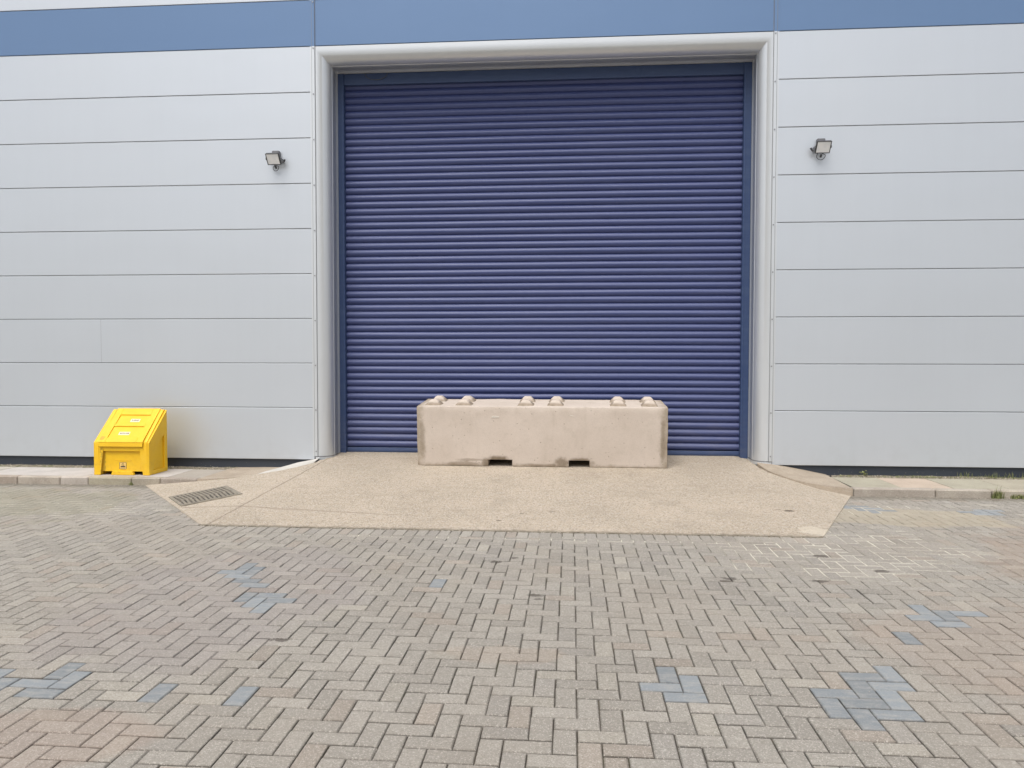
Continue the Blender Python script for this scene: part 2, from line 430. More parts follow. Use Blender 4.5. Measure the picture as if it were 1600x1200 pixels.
for k in range(-62, 34):
    for j in range(-45, 45):
        for ty_, ox, oy, w, h in (('H', k+4*j, -k, 2, 1), ('V', k+2+4*j, -k, 1, 2)):
            x0, y0 = OX+ox*BP, OY+oy*BP
            cx, cy = x0+w*BP/2, y0+h*BP/2
            if cx < -10.4 or cx > 9.4 or cy < -9.5 or cy > -.98: continue
            if cy > -3.3 and xd_l(cy)+.16 < cx < xd_r(cy)-.16: continue
            if -3.6 < cx < 2.2 and y0 > SOLD-.02: continue
            g_ = (ty_, ox, oy) in grey_idx or any(inpoly(cx, cy, p) for p in grey_polys)
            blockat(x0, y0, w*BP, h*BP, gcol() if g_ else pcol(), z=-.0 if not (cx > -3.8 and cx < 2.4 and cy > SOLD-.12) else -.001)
x = -3.62
while x < 2.35:
    blockat(x, SOLD, .104, .225, tuple([c_*1.12 for c_ in pcol()[:3]]+[1]), z=.0025)
    x += .104
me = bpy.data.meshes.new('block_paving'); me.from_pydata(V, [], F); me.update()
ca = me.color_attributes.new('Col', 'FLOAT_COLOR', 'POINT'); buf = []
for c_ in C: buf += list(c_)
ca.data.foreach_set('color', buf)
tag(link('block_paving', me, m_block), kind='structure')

# ------------------------------------------------------------ concrete apron
BL = [(-6.1, -1.01), (-4.725, -1.01), (-4.50, -.98), (-4.25, -.93), (-4.03, -.84), (-3.70, -.60), (-3.47, -.28), (-3.40, .20), (-3.36, 2)]
BRR = [(3.6, -1.01), (3.315, -1.01), (2.99, -.91), (2.76, -.68), (2.53, -.35), (2.46, .0), (2.44, 2)]
def ybound(x):
    for P_ in (BL, BRR):
        for (xa, ya), (xb, yb) in zip(P_, P_[1:]):
            if min(xa, xb) <= x <= max(xa, xb): return ya+(yb-ya)*(x-xa)/(xb-xa)
    return 2
bm = bmesh.new()
nx, ny = 190, 82; vs = []
for j in range(ny):
    y = -3.25+j*.05; row = []
    for i in range(nx):
        x = -6.0+i*.05
        zz = zr(x, y)+.004*noise.noise(Vector((x*1.2, y*1.2, 5)))*(1 if y > -3.0 else 0)
        if y > ybound(x)+.055: zz = -.05
        row.append(bm.verts.new((x, y, zz)))
    vs.append(row)
for j in range(ny-1):
    for i in range(nx-1): bm.faces.new((vs[j][i], vs[j][i+1], vs[j+1][i+1], vs[j+1][i]))
def cut(px, py, nx_, ny_):
    bmesh.ops.bisect_plane(bm, geom=bm.verts[:]+bm.edges[:]+bm.faces[:], plane_co=(px, py, 0), plane_no=(nx_, ny_, 0), clear_outer=True)
cut(0, -3.205, 0, -1)
cut(-3.57, -3.2, -1, -.85); cut(2.3, -3.15, 1, -.47); cut(0, .62, 0, 1)
be = [e for e in bm.edges if e.is_boundary and (e.verts[0].co.y < -.9 or e.verts[1].co.y < -.9)]
r_ = bmesh.ops.extrude_edge_only(bm, edges=be)
for v_ in [e for e in r_['geom'] if isinstance(e, bmesh.types.BMVert)]: v_.co.z -= .06
for v_ in bm.verts:
    if v_.co.y < -3.19 or (v_.is_boundary and v_.co.y < -1.0):
        nn = noise.noise(Vector((v_.co.x*9, v_.co.y*9, 2)))
        n3_ = noise.noise(Vector((v_.co.x*31, v_.co.y*31, 7)))
        v_.co.y += .024*nn+.012*n3_; v_.co.x += .020*nn+.008*n3_
me = bpy.data.meshes.new('concrete_apron'); bm.to_mesh(me); bm.free()
tag(link('concrete_apron', me, m_apron), kind='structure')

# ------------------------------------------------------------ pavements and kerbs
def color_all(o, cols):
    ca = o.data.color_attributes.new('Col', 'FLOAT_COLOR', 'CORNER'); buf = []
    i = 0
    for p in o.data.polygons:
        for _ in p.loop_indices: buf += list(cols[p.index])
    ca.data.foreach_set('color', buf)
def tinted_boxes(name, mat, boxes, ch):
    mb = MB(); cols = []
    for (b_, tint) in boxes:
        n0 = len(mb.f); mb.box(*b_, ch=ch); cols += [tint+(1,)]*(len(mb.f)-n0)
    o = mb.build(name, mat, recalc=False)
    bm = bmesh.new(); bm.from_mesh(o.data); bmesh.ops.recalc_face_normals(bm, faces=bm.faces); bm.to_mesh(o.data); bm.free()
    color_all(o, cols); return o
sb = []; rs = random.Random(11)
def tint():
    k = rs.uniform(.86, 1.12); return (k, k*rs.uniform(.96, 1.03), k*rs.uniform(.92, 1.06))
edges = [-13.9, -13.2, -12.6, -12.0, -11.4, -10.8, -10.2, -9.6, -9.0, -8.4, -7.78, -7.05, -6.3, -5.62, -5.2, -4.72]
for a, b in zip(edges, edges[1:]):
    tn = tint()
    if a > -8 and a < -5.3: tn = tuple(c_*f_ for c_, f_ in zip((1.2, 1.24, 1.38), (1, 1, 1)))
    sb.append(((a+.004, b-.004, -.905, -.21, -.05, .088+rs.uniform(-.002, .003)), tn))
edges = [3.35, 3.92, 4.52, 5.15, 5.78, 6.4, 7.0, 7.6, 8.2, 8.8, 9.4, 10.0, 10.6, 11.2, 11.8]
for i, (a, b) in enumerate(zip(edges, edges[1:])):
    tn = tint()
    if i == 1: tn = (1.16, 1.05, 1.0)
    if i in (0, 2): tn = (.90, .93, .86)
    sb.append(((a+.004, b-.004, -.905, -.17, -.05, .088+rs.uniform(-.002, .003)), tn))
tag(tinted_boxes('pavement', m_slab, sb, .004), kind='structure')
kb = []
edges = [-13.9, -13.0, -12.1, -11.2, -10.3, -9.4, -8.6, -7.86, -7.14, -6.56, -6.18, -5.6, -5.22, -4.73]
for i, (a, b) in enumerate(zip(edges, edges[1:])):
    tn = tint()
    if abs(a+6.56) < .01: tn = (1.25, 1.28, 1.36)
    kb.append(((a+.003, b-.003, -1.03, -.905-.004, -.08, .092+rs.uniform(-.003, .003)), tn))
edges = [3.32, 4.26, 4.89, 5.8, 6.7, 7.6, 8.5, 9.4, 10.3, 11.2]
for a, b in zip(edges, edges[1:]):
    kb.append(((a+.004, b-.004, -1.03, -.909, -.08, .090+rs.uniform(-.003, .003)), tint()))
tag(tinted_boxes('kerb', m_kerb, kb, .012), kind='structure')
# dropped kerb and sloping pavement at the two sides of the apron
def strip_surface(name, front, back, mat, base=None):
    mb = MB(); n_ = len(front); rows = []
    for tt in range(6):
        f_ = tt/5; rows.append([tuple(front[i][k]*(1-f_)+back[i][k]*f_ for k in range(3)) for i in range(n_)])
    if base is not None:
        low = [(p[0], p[1]-.006, p[2]) for p in base]
        ed = [(p[0], p[1]-.003, p[2]-.012) for p in front]
        rows = [low, ed]+rows
    mb.grid(rows)
    o = mb.build(name, mat, recalc=False, smooth=True)
    color_all(o, [(1., .96, .9, 1)]*len(o.data.polygons)); return o
def interp(P, n_):
    outp = []
    for i in range(n_):
        s_ = i/(n_-1)*(len(P)-1); a = min(int(s_), len(P)-2); f_ = s_-a
        p0 = P[max(a-1, 0)]; p1 = P[a]; p2 = P[a+1]; p3 = P[min(a+2, len(P)-1)]
        outp.append(tuple(.5*((2*p1[k])+(-p0[k]+p2[k])*f_+(2*p0[k]-5*p1[k]+4*p2[k]-p3[k])*f_**2+(-p0[k]+3*p1[k]-3*p2[k]+p3[k])*f_**3) for k in range(3)))
    return outp
fr = [(2.45, -.02, .235), (2.53, -.37, .182), (2.76, -.70, .128), (2.99, -.93, .108), (3.315, -1.03, .090)]
bk = [(2.46, .05, .24), (2.62, .05, .235), (2.85, .05, .195), (3.10, .05, .145), (3.345, .05, .095)]
ba = [(p[0]-.008, p[1]-.012, -.03) for p in fr]
tag(strip_surface('dropped_kerb', interp(fr, 24), interp(bk, 24), m_kerb, interp(ba, 24)), kind='structure')
fr = [(-4.725, -1.03, .092), (-4.50, -1.0, .094), (-4.25, -.95, .106), (-4.03, -.86, .128), (-3.70, -.62, .168), (-3.47, -.30, .208)]
bk = [(-4.715, .05, .088), (-4.50, .05, .09), (-4.25, .05, .095), (-4.0, .05, .10), (-3.72, .05, .15), (-3.50, .05, .20)]
ba = [(p[0], p[1]-.01, -.03) for p in fr]
tag(strip_surface('dropped_kerb', interp(fr, 24), interp(bk, 24), m_kerb, interp(ba, 24)), kind='structure')
FR_ = interp(fr, 24); BK_ = interp(bk, 24); mb = MB(); rows = []
for q in range(6):
    row = []
    for i_ in range(14, 24):
        e_ = min(1, (i_-14)/3.0); f_ = q/5*(.25+.75*e_)+(0 if e_ == 1 else .02)
        row.append(tuple(FR_[i_][k]*(1-f_)+BK_[i_][k]*f_+(.006+.03*f_ if k == 2 else 0) for k in range(3)))
    rows.append(row)
mb.grid([[(p[0], p[1]-.004, p[2]-.012) for p in rows[0]]]+rows)
o = mb.build('concrete_haunch', m_white, recalc=False, smooth=True); tag(o, kind='structure')
# soil strip below the slabs, against the wall
g = MB(); rows = []
for y in (-.24, -.18, -.12, -.06, 0, .06):
    rows.append([(x_*.06, y, .078+.012*noise.noise(Vector((x_*.4, y*9, 1)))+(.012 if y > -.1 else 0)) for x_ in range(-232, 197) if not (-4.6 < x_*.06 < 3.4)])
# split into two runs
for lo, hi in ((-13.9, -4.6), (3.4, 11.8)):
    rows = []
    for y in (-.24, -.18, -.12, -.06, 0, .06):
        r_ = []; x_ = lo
        while x_ <= hi:
            r_.append((x_, y, .074+.014*noise.noise(Vector((x_*5, y*9, 1)))+(.012 if y > -.1 else 0))); x_ += .06
        rows.append(r_)
    g.grid(rows)
t = NT('soil'); c = t.mix(t.ramp(t.noise(25, 5), .35, .65), (.13, .11, .075), (.26, .23, .17))
c = t.mix(t.math('MULTIPLY', t.ramp(t.noise(6, 4), .48, .6), .6), c, (.10, .115, .045))
m_soil = t.done(c, .95, 0., t.bump(t.noise(70, 4), .01, .8))
tag(g.build('soil_strip', m_soil, recalc=False, smooth=True), kind='structure')
# gravel
t = NT('gravel_stone'); oi = t.n('ShaderNodeNewGeometry')
c = t.mix(oi.outputs['Random Per Island'], (.22, .19, .15), (.50, .45, .38)); m_grav = t.done(c, .9)
g = MB(); rg = random.Random(5)
def pebble(x, y, z, r):
    b = len(g.v); a0 = rg.uniform(0, 6)
    sx, sy, sz = r*rg.uniform(.7, 1.2), r*rg.uniform(.7, 1.2), r*rg.uniform(.5, .8)
    for (dz, rr) in ((-.3, .8), (.45, .75)):
        for k in range(5):
            a = a0+k*1.2566+rg.uniform(-.25, .25); g.v.append((x+math.cos(a)*sx*rr, y+math.sin(a)*sy*rr, z+dz*sz))
    g.v.append((x, y, z+sz*.9))
    for k in range(5):
        k2 = (k+1) % 5; g.f.append((b+k, b+k2, b+5+k2, b+5+k)); g.f.append((b+5+k, b+5+k2, b+10)); g.mi += [0, 0]
for _ in range(1500):
    x_ = rg.uniform(-9.5, -4.6) if rg.random() < .45 else rg.uniform(3.3, 7.2)
    pebble(x_, rg.uniform(-.2, .02), .085+rg.uniform(-.004, .008), rg.uniform(.005, .013))
for _ in range(260):
    x_ = rg.uniform(-3.6, 2.3); pebble(x_, -3.215+rg.gauss(0, .012), .004, rg.uniform(.004, .009))
for _ in range(700):   # grit lying on the road
    x_ = rg.uniform(-6, 5); y_ = rg.uniform(-8, -3.4); pebble(x_, y_, .002, rg.uniform(.0015, .0035))
for _ in range(350):
    x_ = rg.uniform(-8, -4.8) if rg.random() < .5 else rg.uniform(3.3, 6.5); pebble(x_, -1.06-abs(rg.gauss(0, .02)), .002, rg.uniform(.003, .007))
tag(g.build('gravel', m_grav, recalc=False), 'small loose gravel along wall foot and kerbs', 'gravel', kind='stuff')

# ------------------------------------------------------------ warehouse
WH = empty('warehouse', (-.45, 0, 0)); OFF = (-.45, 0, 0)
tag(WH, 'silver grey clad warehouse wall with pale blue band and dark blue roller door', 'warehouse')
def wb(mb, name, mat, parent=None, **kw): return mb.build(name, mat, parent or WH, off=OFF, **kw)
J0, JM = .935, .617
def panels(mb, x0, x1, zs, xj=(), y=0.0, gap=.009, dep=.012):
    for z0, z1 in zip(zs, zs[1:]):
        cuts = [x0]+[c_ for c_ in xj if x0 < c_ < x1]+[x1]
        for a, b in zip(cuts, cuts[1:]):
            g0 = gap/2
            ga = .0012 if a != x0 else 0; gb_ = .0012 if b != x1 else 0
            A = (a+ga, b-gb_, z0+g0, z1-g0); c_ = .004
            ax0, ax1, az0, az1 = A
            mb.poly([(ax0, y, az0+c_), (ax1, y, az0+c_), (ax1, y, az1-c_), (ax0, y, az1-c_)])
            mb.poly([(ax0, y+c_, az0), (ax1, y+c_, az0), (ax1, y, az0+c_), (ax0, y, az0+c_)])
            mb.poly([(ax0, y, az1-c_), (ax1, y, az1-c_), (ax1, y+c_, az1), (ax0, y+c_, az1)])
            mb.poly([(ax0, y+dep, az0), (ax1, y+dep, az0), (ax1, y+c_, az0), (ax0, y+c_, az0)])
            mb.poly([(ax0, y+c_, az1), (ax1, y+c_, az1), (ax1, y+dep, az1), (ax0, y+dep, az1)])
LZ = [.21]+[J0+JM*k for k in range(9)]
WX0, WX1 = -14.0, 11.9
mb = MB(); panels(mb, WX0, -3.562, LZ[:3]); panels(mb, WX0, -3.562, LZ[2:4], xj=(-6.64,)); panels(mb, WX0, -3.562, LZ[3:])
wb(mb, 'cladding', m_clad, recalc=False)
mb = MB(); panels(mb, 2.645, WX1, LZ); wb(mb, 'cladding', m_clad, recalc=False)
mb = MB(); ZT = J0+JM*8
panels(mb, WX0, -3.552, [ZT, ZT+JM+.005]); panels(mb, -3.505, 2.595, [ZT, ZT+JM+.005]); panels(mb, 2.641, WX1, [ZT, ZT+JM+.005])
wb(mb, 'blue_band', m_blue, recalc=False)
mb = MB(); zz = [ZT+JM+.005+JM*k for k in range(5)]
panels(mb, WX0, -3.552, zz); panels(mb, -3.505, 2.595, zz); panels(mb, 2.641, WX1, zz)
wb(mb, 'upper_cladding', m_clad, recalc=False)
# structure behind the cladding (visible only as dark groove) and the rest of the shed
mb = MB(); ZR = zz[-1]
mb.box(WX0, -3.512, .0125, .30, .212, ZR); mb.box(2.607, WX1, .0125, .30, .212, ZR); mb.box(-3.512, 2.607, .0125, .30, 5.86, ZR)
wb(mb, 'backing', m_groove)
mb = MB(); mb.box(WX0, WX1, .301, 24, 5.95, ZR-.01); mb.box(WX0, -3.9, .31, 24, -.05, 5.95); mb.box(3.0, WX1, .31, 24, -.05, 5.95); mb.box(-3.9, 3.0, 1.4, 24, -.05, 5.95)
mb.box(WX0-.03, WX1+.03, -.03, 24.05, ZR, ZR+.12)
wb(mb, 'shell', m_clad)
for a, b in ((WX0, -3.50), (2.60, WX1)):
    mb = MB(); mb.box(a, b, .035, .299, -.05, .211); wb(mb, 'plinth', m_plinth)
# door surround: rounded trim swept round the opening, mitred in the corners
XL, XR, ZTOP = -3.335, 2.43, 5.66
rad = .17
prof = [(0, .47)]
for yy in (.405, .40): prof.append((0.0 if yy == .405 else .004, yy))
for yy in (.325, .32): prof.append((.004 if yy == .325 else 0, yy))
prof += [(0, .195), (-.005, .192), (-.005, .180), (0, .176)]
for i in range(0, 15):
    a = i/14*math.pi/2; prof.append((rad-rad*math.cos(a), rad-rad*math.sin(a)))
prof.append((.207, 0.0))
def sweep(mb, zb, prof):
    rows = []
    def side(zf): pass
    path = [('L', zb), ('L', None), ('R', None), ('R', zb)]
    for sd_, z in path:
        rows.append([((XL-s_ if sd_ == 'L' else XR+s_), y, (ZTOP+s_ if z is None else z)) for s_, y in prof])
    mb.grid(rows)
mb = MB(); sweep(mb, .262, prof); o = wb(mb, 'door_surround', m_trim, recalc=False, smooth=True)
bm = bmesh.new(); bm.from_mesh(o.data); bmesh.ops.reverse_faces(bm, faces=bm.faces); bm.to_mesh(o.data); bm.free()
mb = MB()
p2 = [(s_-.006 if s_ < .16 else s_, y-.004) for s_, y in prof if y <= .20 or y > .46]
for sgn, X0 in ((-1, XL), (1, XR)):
    rows = [[(X0+sgn*s_, y, z) for s_, y in p2] for z in (.212, .25)]
    mb.grid(rows)
    mb.grid([[(X0+sgn*s_, y, .25) for s_, y in p2], [(X0+sgn*s_, y, .25) for s_, y in prof if y <= .20 or y > .46]])
    wb(mb, 'base_flashing', m_trim, recalc=False, smooth=True)
    mb = MB()
    mb.grid([[(X0+sgn*(s_+.004), y+.004, z) for s_, y in prof] for z in (.0, .27)])
    wb(mb, 'surround_backing', m_groove, recalc=False, smooth=True); mb = MB()
# vertical joint strips with screws
for xc, sg in ((-3.531, 1), (2.618, -1)):
    for nm, z0, z1, mt in (('joint_strip', .262, ZT-.004, m_trim), ('joint_strip', ZT-.004, ZT+JM, m_blue), ('joint_strip', ZT+JM, ZR, m_trim)):
        mb = MB()
        # flange, raised top-hat, flange
        pr = [(-.050, -.001), (-.050, -.004), (-.021, -.004), (-.019, -.013), (.017, -.013), (.019, -.004), (.027, -.004), (.027, .004)]
        if sg < 0: pr = [(-a, b) for a, b in pr]
        mb.grid([[(xc+a, b, z) for a, b in pr] for z in (z0, z1)])
        mb.poly([(xc+a, b, z1) for a, b in pr]); mb.poly([(xc+a, b, z0) for a, b in pr])
        wb(mb, nm, mt)
    # thin dark strips laid on the flange, colour standing in for shadow gaps beside the hat
    mb = MB(); mb.box(xc-.026, xc-.020, -.0055, -.0042, .262, ZR)
    mb.box(xc+.020, xc+.026, -.0055, -.0042, .262, ZR)
    wb(mb, 'strip_shadow_line', m_groove)
    for k in range(-1, 11):
        z = J0+JM*k-.03 if k >= 0 else .33
        mb = MB(); mb.tube([(xc, -.0125, z), (xc, -.021, z)], .0095, 8); wb(mb, 'screw', m_screw)
# roller door
RD = empty('roller_door', (0, 0, 0)); RD.parent = WH; RD.location = (0, 0, 0)
def rb(mb, name, mat, **kw): return mb.build(name, mat, RD, off=OFF, **kw)
PIT = .0983; CY = .525; zb, zt = .335, 5.60
prof_s = []
# convex lath: bright rounded shoulder on top, long flatter face below, hooked joint
lath = [(0.00, .013), (.04, .006), (.09, -.002), (.22, -.0125), (.36, -.0185), (.48, -.0205), (.57, -.0195), (.67, -.0155), (.78, -.0085), (.88, -.0005), (.95, .006), (1.0, .013)]
mb = MB(); nsl = int((zt-zb)/PIT)+1
colx = [-3.262, -1.9, -.46, .95, 2.336]; colp = []
for s_ in range(nsl):
    for (f_, yy) in lath[:-1]: colp.append((zb+(s_+f_)*PIT, CY+yy))
rows = [[(x_, y, z) for (z, y) in colp] for x_ in colx]
rows = [[(x_, y+.0025*math.sin(x_*1.3+z*.7)+.0012*math.sin(z*37+x_*2.1), z+.0028*math.sin(x_*.9+z*.5)) for (z, y) in colp] for x_ in [(-3.262+i*(5.598/24)) for i in range(25)]]
mb.grid(rows)
rb(mb, 'curtain', m_door, smooth=True)
mb = MB(); mb.box(-3.255, 2.33, .495, .53, .262, .330, ch=.004); mb.box(-3.24, 2.315, .488, .4945, .28, .312, ch=.002); rb(mb, 'bottom_rail', m_guide)
mb = MB(); mb.box(-3.255, 2.33, .50, .53, .235, .2615); rb(mb, 'rubber_seal', m_groove)
for a, b, s_ in ((-3.334, -3.247, 1), (2.323, 2.429, -1)):
    mb = MB(); mb.box(a, b, .442, .60, .10, 5.655, ch=.003)
    if s_ > 0: mb.box(-3.282, -3.250, .432, .4415, .24, 5.50, ch=.003)
    else: mb.box(2.326, 2.350, .432, .4415, .24, 5.50, ch=.003)
    rb(mb, 'guide_rail', m_guide)
mb = MB(); mb.box(-3.246, 2.322, .455, .50, 5.50, 5.657, ch=.004); rb(mb, 'lintel_cover', m_guide)
mb = MB(); mb.box(-3.9, 3.0, .62, .66, -.05, 5.95); rb(mb, 'backing', m_groove)
mb = MB(); mb.tube([(-2.78+.16*math.cos(a), .447, 5.645+.085*math.sin(a)) for a in [math.pi+i*math.pi/12 for i in range(13)]], .004, 6)
t = NT('grey_cable'); m_cable = t.done((.09, .095, .1), .5)
rb(mb, 'cable', m_cable)

# ------------------------------------------------------------ drain grate
t = NT('cast_iron'); c = t.mix(t.ramp(t.noise(18, 5), .35, .7), (.20, .18, .145), (.30, .265, .21)); c = t.mix(t.ramp(t.noise(60, 3), .6, .7), c, (.33, .30, .25))
m_iron = t.done(c, .75, .1, t.bump(t.noise(90, 3), .002, .7))
t = NT('grate_void'); m_void = t.done(t.mix(t.ramp(t.noise(16, 4), .4, .65), (.05, .045, .038), (.17, .145, .11)), .9)  # dark tone stands in for the shade between the bars, browned by silt
A = Vector((-4.64, -1.87, 0)); B = Vector((-4.225, -2.36, 0)); Cc = Vector((-3.74, -1.92, 0))
for p in (A, B, Cc): p.z = zr(p.x, p.y)+.004
u = (B-A); lu = u.length; u.normalize(); v_ = (Cc-B); lv = v_.length; w_ = u.cross(v_).normalized()
if w_.z < 0: w_ = -w_
v_ = w_.cross(u).normalized()
if v_.dot(Cc-B) < 0: v_ = -v_
MG = Matrix((u, v_, w_)).transposed().to_4x4(); MG.translation = A
GR = empty('drain_grate', (0, 0, 0)); GR.matrix_world = MG
tag(GR, 'cast iron drain grate set slanted in the concrete left of the ramp', 'drain grate')
mb = MB(); fw = .035
mb.box(0, fw, 0, lv, -.03, .008, ch=.002); mb.box(lu-fw, lu, 0, lv, -.03, .008, ch=.002); mb.box(fw, lu-fw, 0, fw, -.03, .0075, ch=.002); mb.box(fw, lu-fw, lv-fw, lv, -.03, .0075, ch=.002)
mb.build('frame', m_iron, GR)
mb = MB(); mb.box(fw, lu-fw, fw, lv-fw, -.02, .0035); mb.build('void_shade_plate', m_void, GR)  # shallow dark plate in place of an open, shaded hole
mb = MB(); nb = 13; st_ = (lv-2*fw)/nb
for i in range(nb):
    y0 = fw+i*st_+st_*.22; sk = .02
    mb.prism([(fw+.006, y0), (lu/2-.008, y0+sk), (lu/2-.008, y0+sk+st_*.5), (fw+.006, y0+st_*.5)], 2, .0, .0085)
    mb.prism([(lu/2+.008, y0+sk), (lu-fw-.006, y0), (lu-fw-.006, y0+st_*.5), (lu/2+.008, y0+sk+st_*.5)], 2, .0, .0085)
mb.box(lu/2-.008, lu/2+.008, fw, lv-fw, 0, .009)
mb.build('bars', m_iron, GR)

# ------------------------------------------------------------ concrete barrier block
t = NT('cast_concrete')
X, Y, Z = t.sep()
n1 = t.noise(1.6, 5, .6); n2 = t.noise(9, 5, .65)
c = t.mix(t.ramp(n1, .3, .7), (.60, .525, .458), (.54, .468, .402))
c = t.mix(t.math('MULTIPLY', t.ramp(n2, .5, .78), .25), c, (.36, .31, .24))
wv = t.math('MULTIPLY', t.math('SUBTRACT', t.noise(5, 5, .7), .5), .26)
ex = t.math('SUBTRACT', 1.63, t.math('ABSOLUTE', X)); e1 = t.ramp(t.math('ADD', ex, wv), .13, .0)
ez = Z; e2 = t.ramp(t.math('ADD', ez, t.math('MULTIPLY', wv, .5)), .05, -.01)
c = t.mix(t.math('MULTIPLY', t.math('MAXIMUM', e1, e2), .62), c, (.235, .185, .115))
for (x, z, rx, rz, k) in ((-.55, .10, .16, .05, .9), (-1.0, .03, .35, .04, .55), (-.72, .05, .07, .08, .8), (.27, .06, .12, .08, .8), (.5, .10, .16, .03, .8), (.0, .02, .3, .03, .6), (.55, .04, .2, .06, .7), (-1.56, .35, .05, .3, .5), (1.57, .35, .045, .4, .6), (-.9, .085, .25, .025, .5)):
    dx = t.math('DIVIDE', t.math('SUBTRACT', X, x), rx); dz = t.math('DIVIDE', t.math('SUBTRACT', Z, z), rz)
    d = t.math('ADD', t.math('SQRT', t.math('ADD', t.math('MULTIPLY', dx, dx), t.math('MULTIPLY', dz, dz))), t.math('MULTIPLY', t.math('SUBTRACT', n2, .5), 1.6))
    c = t.mix(t.math('MULTIPLY', t.ramp(d, 1.1, .3), k), c, (.19, .145, .095))
c = t.mix(t.math('MULTIPLY', t.ramp(t.noise(1, 5, .65, vec=t.mapping((5, 5, 1.2))), .52, .75), .3), c, (.36, .30, .23))
holes = t.voro(26); hv = t.n('ShaderNodeSeparateColor'); t.L(holes.outputs['Color'], hv.inputs[0])
pit_ = t.math('MULTIPLY', t.ramp(holes.outputs['Distance'], .22, .12), t.ramp(hv.outputs[0], .86, .88))
c = t.mix(t.math('MULTIPLY', pit_, .6), c, (.2, .16, .12))
c = speck(t, c, 160, .12)
bn = t.bump(t.noise(3, 4), .012, .4); bn = t.bump(t.noise(70, 5, .7), .003, .6, bn); bn = t.bump(t.math('MULTIPLY', pit_, -1.), .004, .8, bn)
m_conc = t.done(c, .88, 0., bn, .3)
BW, BD, BH = 3.265, .80, .79
CB = empty('concrete_block', ((-2.035+1.23)/2, .02, .1975+.0695*.39))
CB.rotation_euler = (math.atan(.0695), 0, 0)
CB.location = (-.4025, .03, zr(0, .03)+.001)
tag(CB, 'long beige concrete barrier block blocking the blue roller door', 'concrete block')
mb = MB()
hx = BW/2; x0s = (-.69, -.375, .365, .635)
prof_b = [(-hx, 0), (-.69, 0), (-.69, .088), (-.375, .088), (-.375, 0), (.365, 0), (.365, .088), (.635, .088), (.635, 0), (hx, 0), (hx, BH), (-hx, BH)]
bm = bmesh.new()
vv = []
for yy in (-BD/2, BD/2): vv.append([bm.verts.new((p[0], yy, p[1])) for p in prof_b])
bm.faces.new(vv[0]); bm.faces.new(vv[1][::-1]); n_ = len(prof_b)
for i in range(n_): bm.faces.new((vv[0][(i+1) % n_], vv[0][i], vv[1][i], vv[1][(i+1) % n_]))
bmesh.ops.recalc_face_normals(bm, faces=bm.faces)
bmesh.ops.bevel(bm, geom=[e for e in bm.edges if e.calc_face_angle(0) > .5], offset=.012, segments=2, affect='EDGES', profile=.6)
bmesh.ops.triangulate(bm, faces=[f for f in bm.faces if len(f.verts) > 4])
for _ in range(4):
    le = [e for e in bm.edges if e.calc_length() > .12]
    if le: bmesh.ops.subdivide_edges(bm, edges=le, cuts=1, use_grid_fill=False)
    bmesh.ops.triangulate(bm, faces=[f for f in bm.faces if len(f.verts) > 3])
for v0 in bm.verts:
    p = v0.co; edge = 1 if (abs(abs(p.x)-hx) < .02 or abs(p.z-BH) < .02) else .3
    nn = noise.noise_vector(Vector(p)*6)*.005*edge+noise.noise_vector(Vector(p)*19)*.0045*edge
    v0.co = p+nn
me = bpy.data.meshes.new('body'); bm.to_mesh(me); bm.free()
me.polygons.foreach_set('use_smooth', [True]*len(me.polygons)); me.set_sharp_from_angle(angle=R(38))
link('body', me, m_conc, CB)
t = NT('pale_concrete_patch'); m_pale = t.done(t.mix(t.noise(30, 3), (.66, .62, .55), (.5, .46, .4)), .85)
for (x, z, w, h) in ((-.60, .655, .10, .028), (.395, .678, .05, .014)):
    mb = MB(); mb.prism([(x-w/2, z-h/2), (x+w/2, z-h/2+.004), (x+w/2+.006, z+h/2-.004), (x-w/2+.02, z+h/2)], 1, -BD/2-.0035, -BD/2+.01)
    mb.build('repair_patch', m_pale, CB, bevel=.002)
stud_me = None
for yy in (-.19, .19):
    for xs_ in (-1.43, -1.03, -.205, .195, 1.015, 1.42):
        if stud_me is None:
            b0, t0, h_ = .118, .040, .070
            bm = bmesh.new()
            lo = [bm.verts.new((sx*b0, sy*b0, -.008)) for sx, sy in ((-1, -1), (1, -1), (1, 1), (-1, 1))]
            hi = [bm.verts.new((sx*t0, sy*t0, h_)) for sx, sy in ((-1, -1), (1, -1), (1, 1), (-1, 1))]
            bm.faces.new(hi)
            for i in range(4): bm.faces.new((lo[i], lo[(i+1) % 4], hi[(i+1) % 4], hi[i]))
            bmesh.ops.recalc_face_normals(bm, faces=bm.faces)
            bmesh.ops.bevel(bm, geom=[e for e in bm.edges if not e.is_boundary], offset=.006, segments=2, affect='EDGES')
            stud_me = bpy.data.meshes.new('stud'); bm.to_mesh(stud_me); bm.free()
            stud_me.materials.append(m_conc)
        s_ = bpy.data.objects.new('stud', stud_me); scene.collection.objects.link(s_); s_.parent = CB
        s_.location = (xs_+random.uniform(-.008, .008), yy, BH-.002); s_.rotation_euler = (0, 0, random.uniform(-.05, .05))

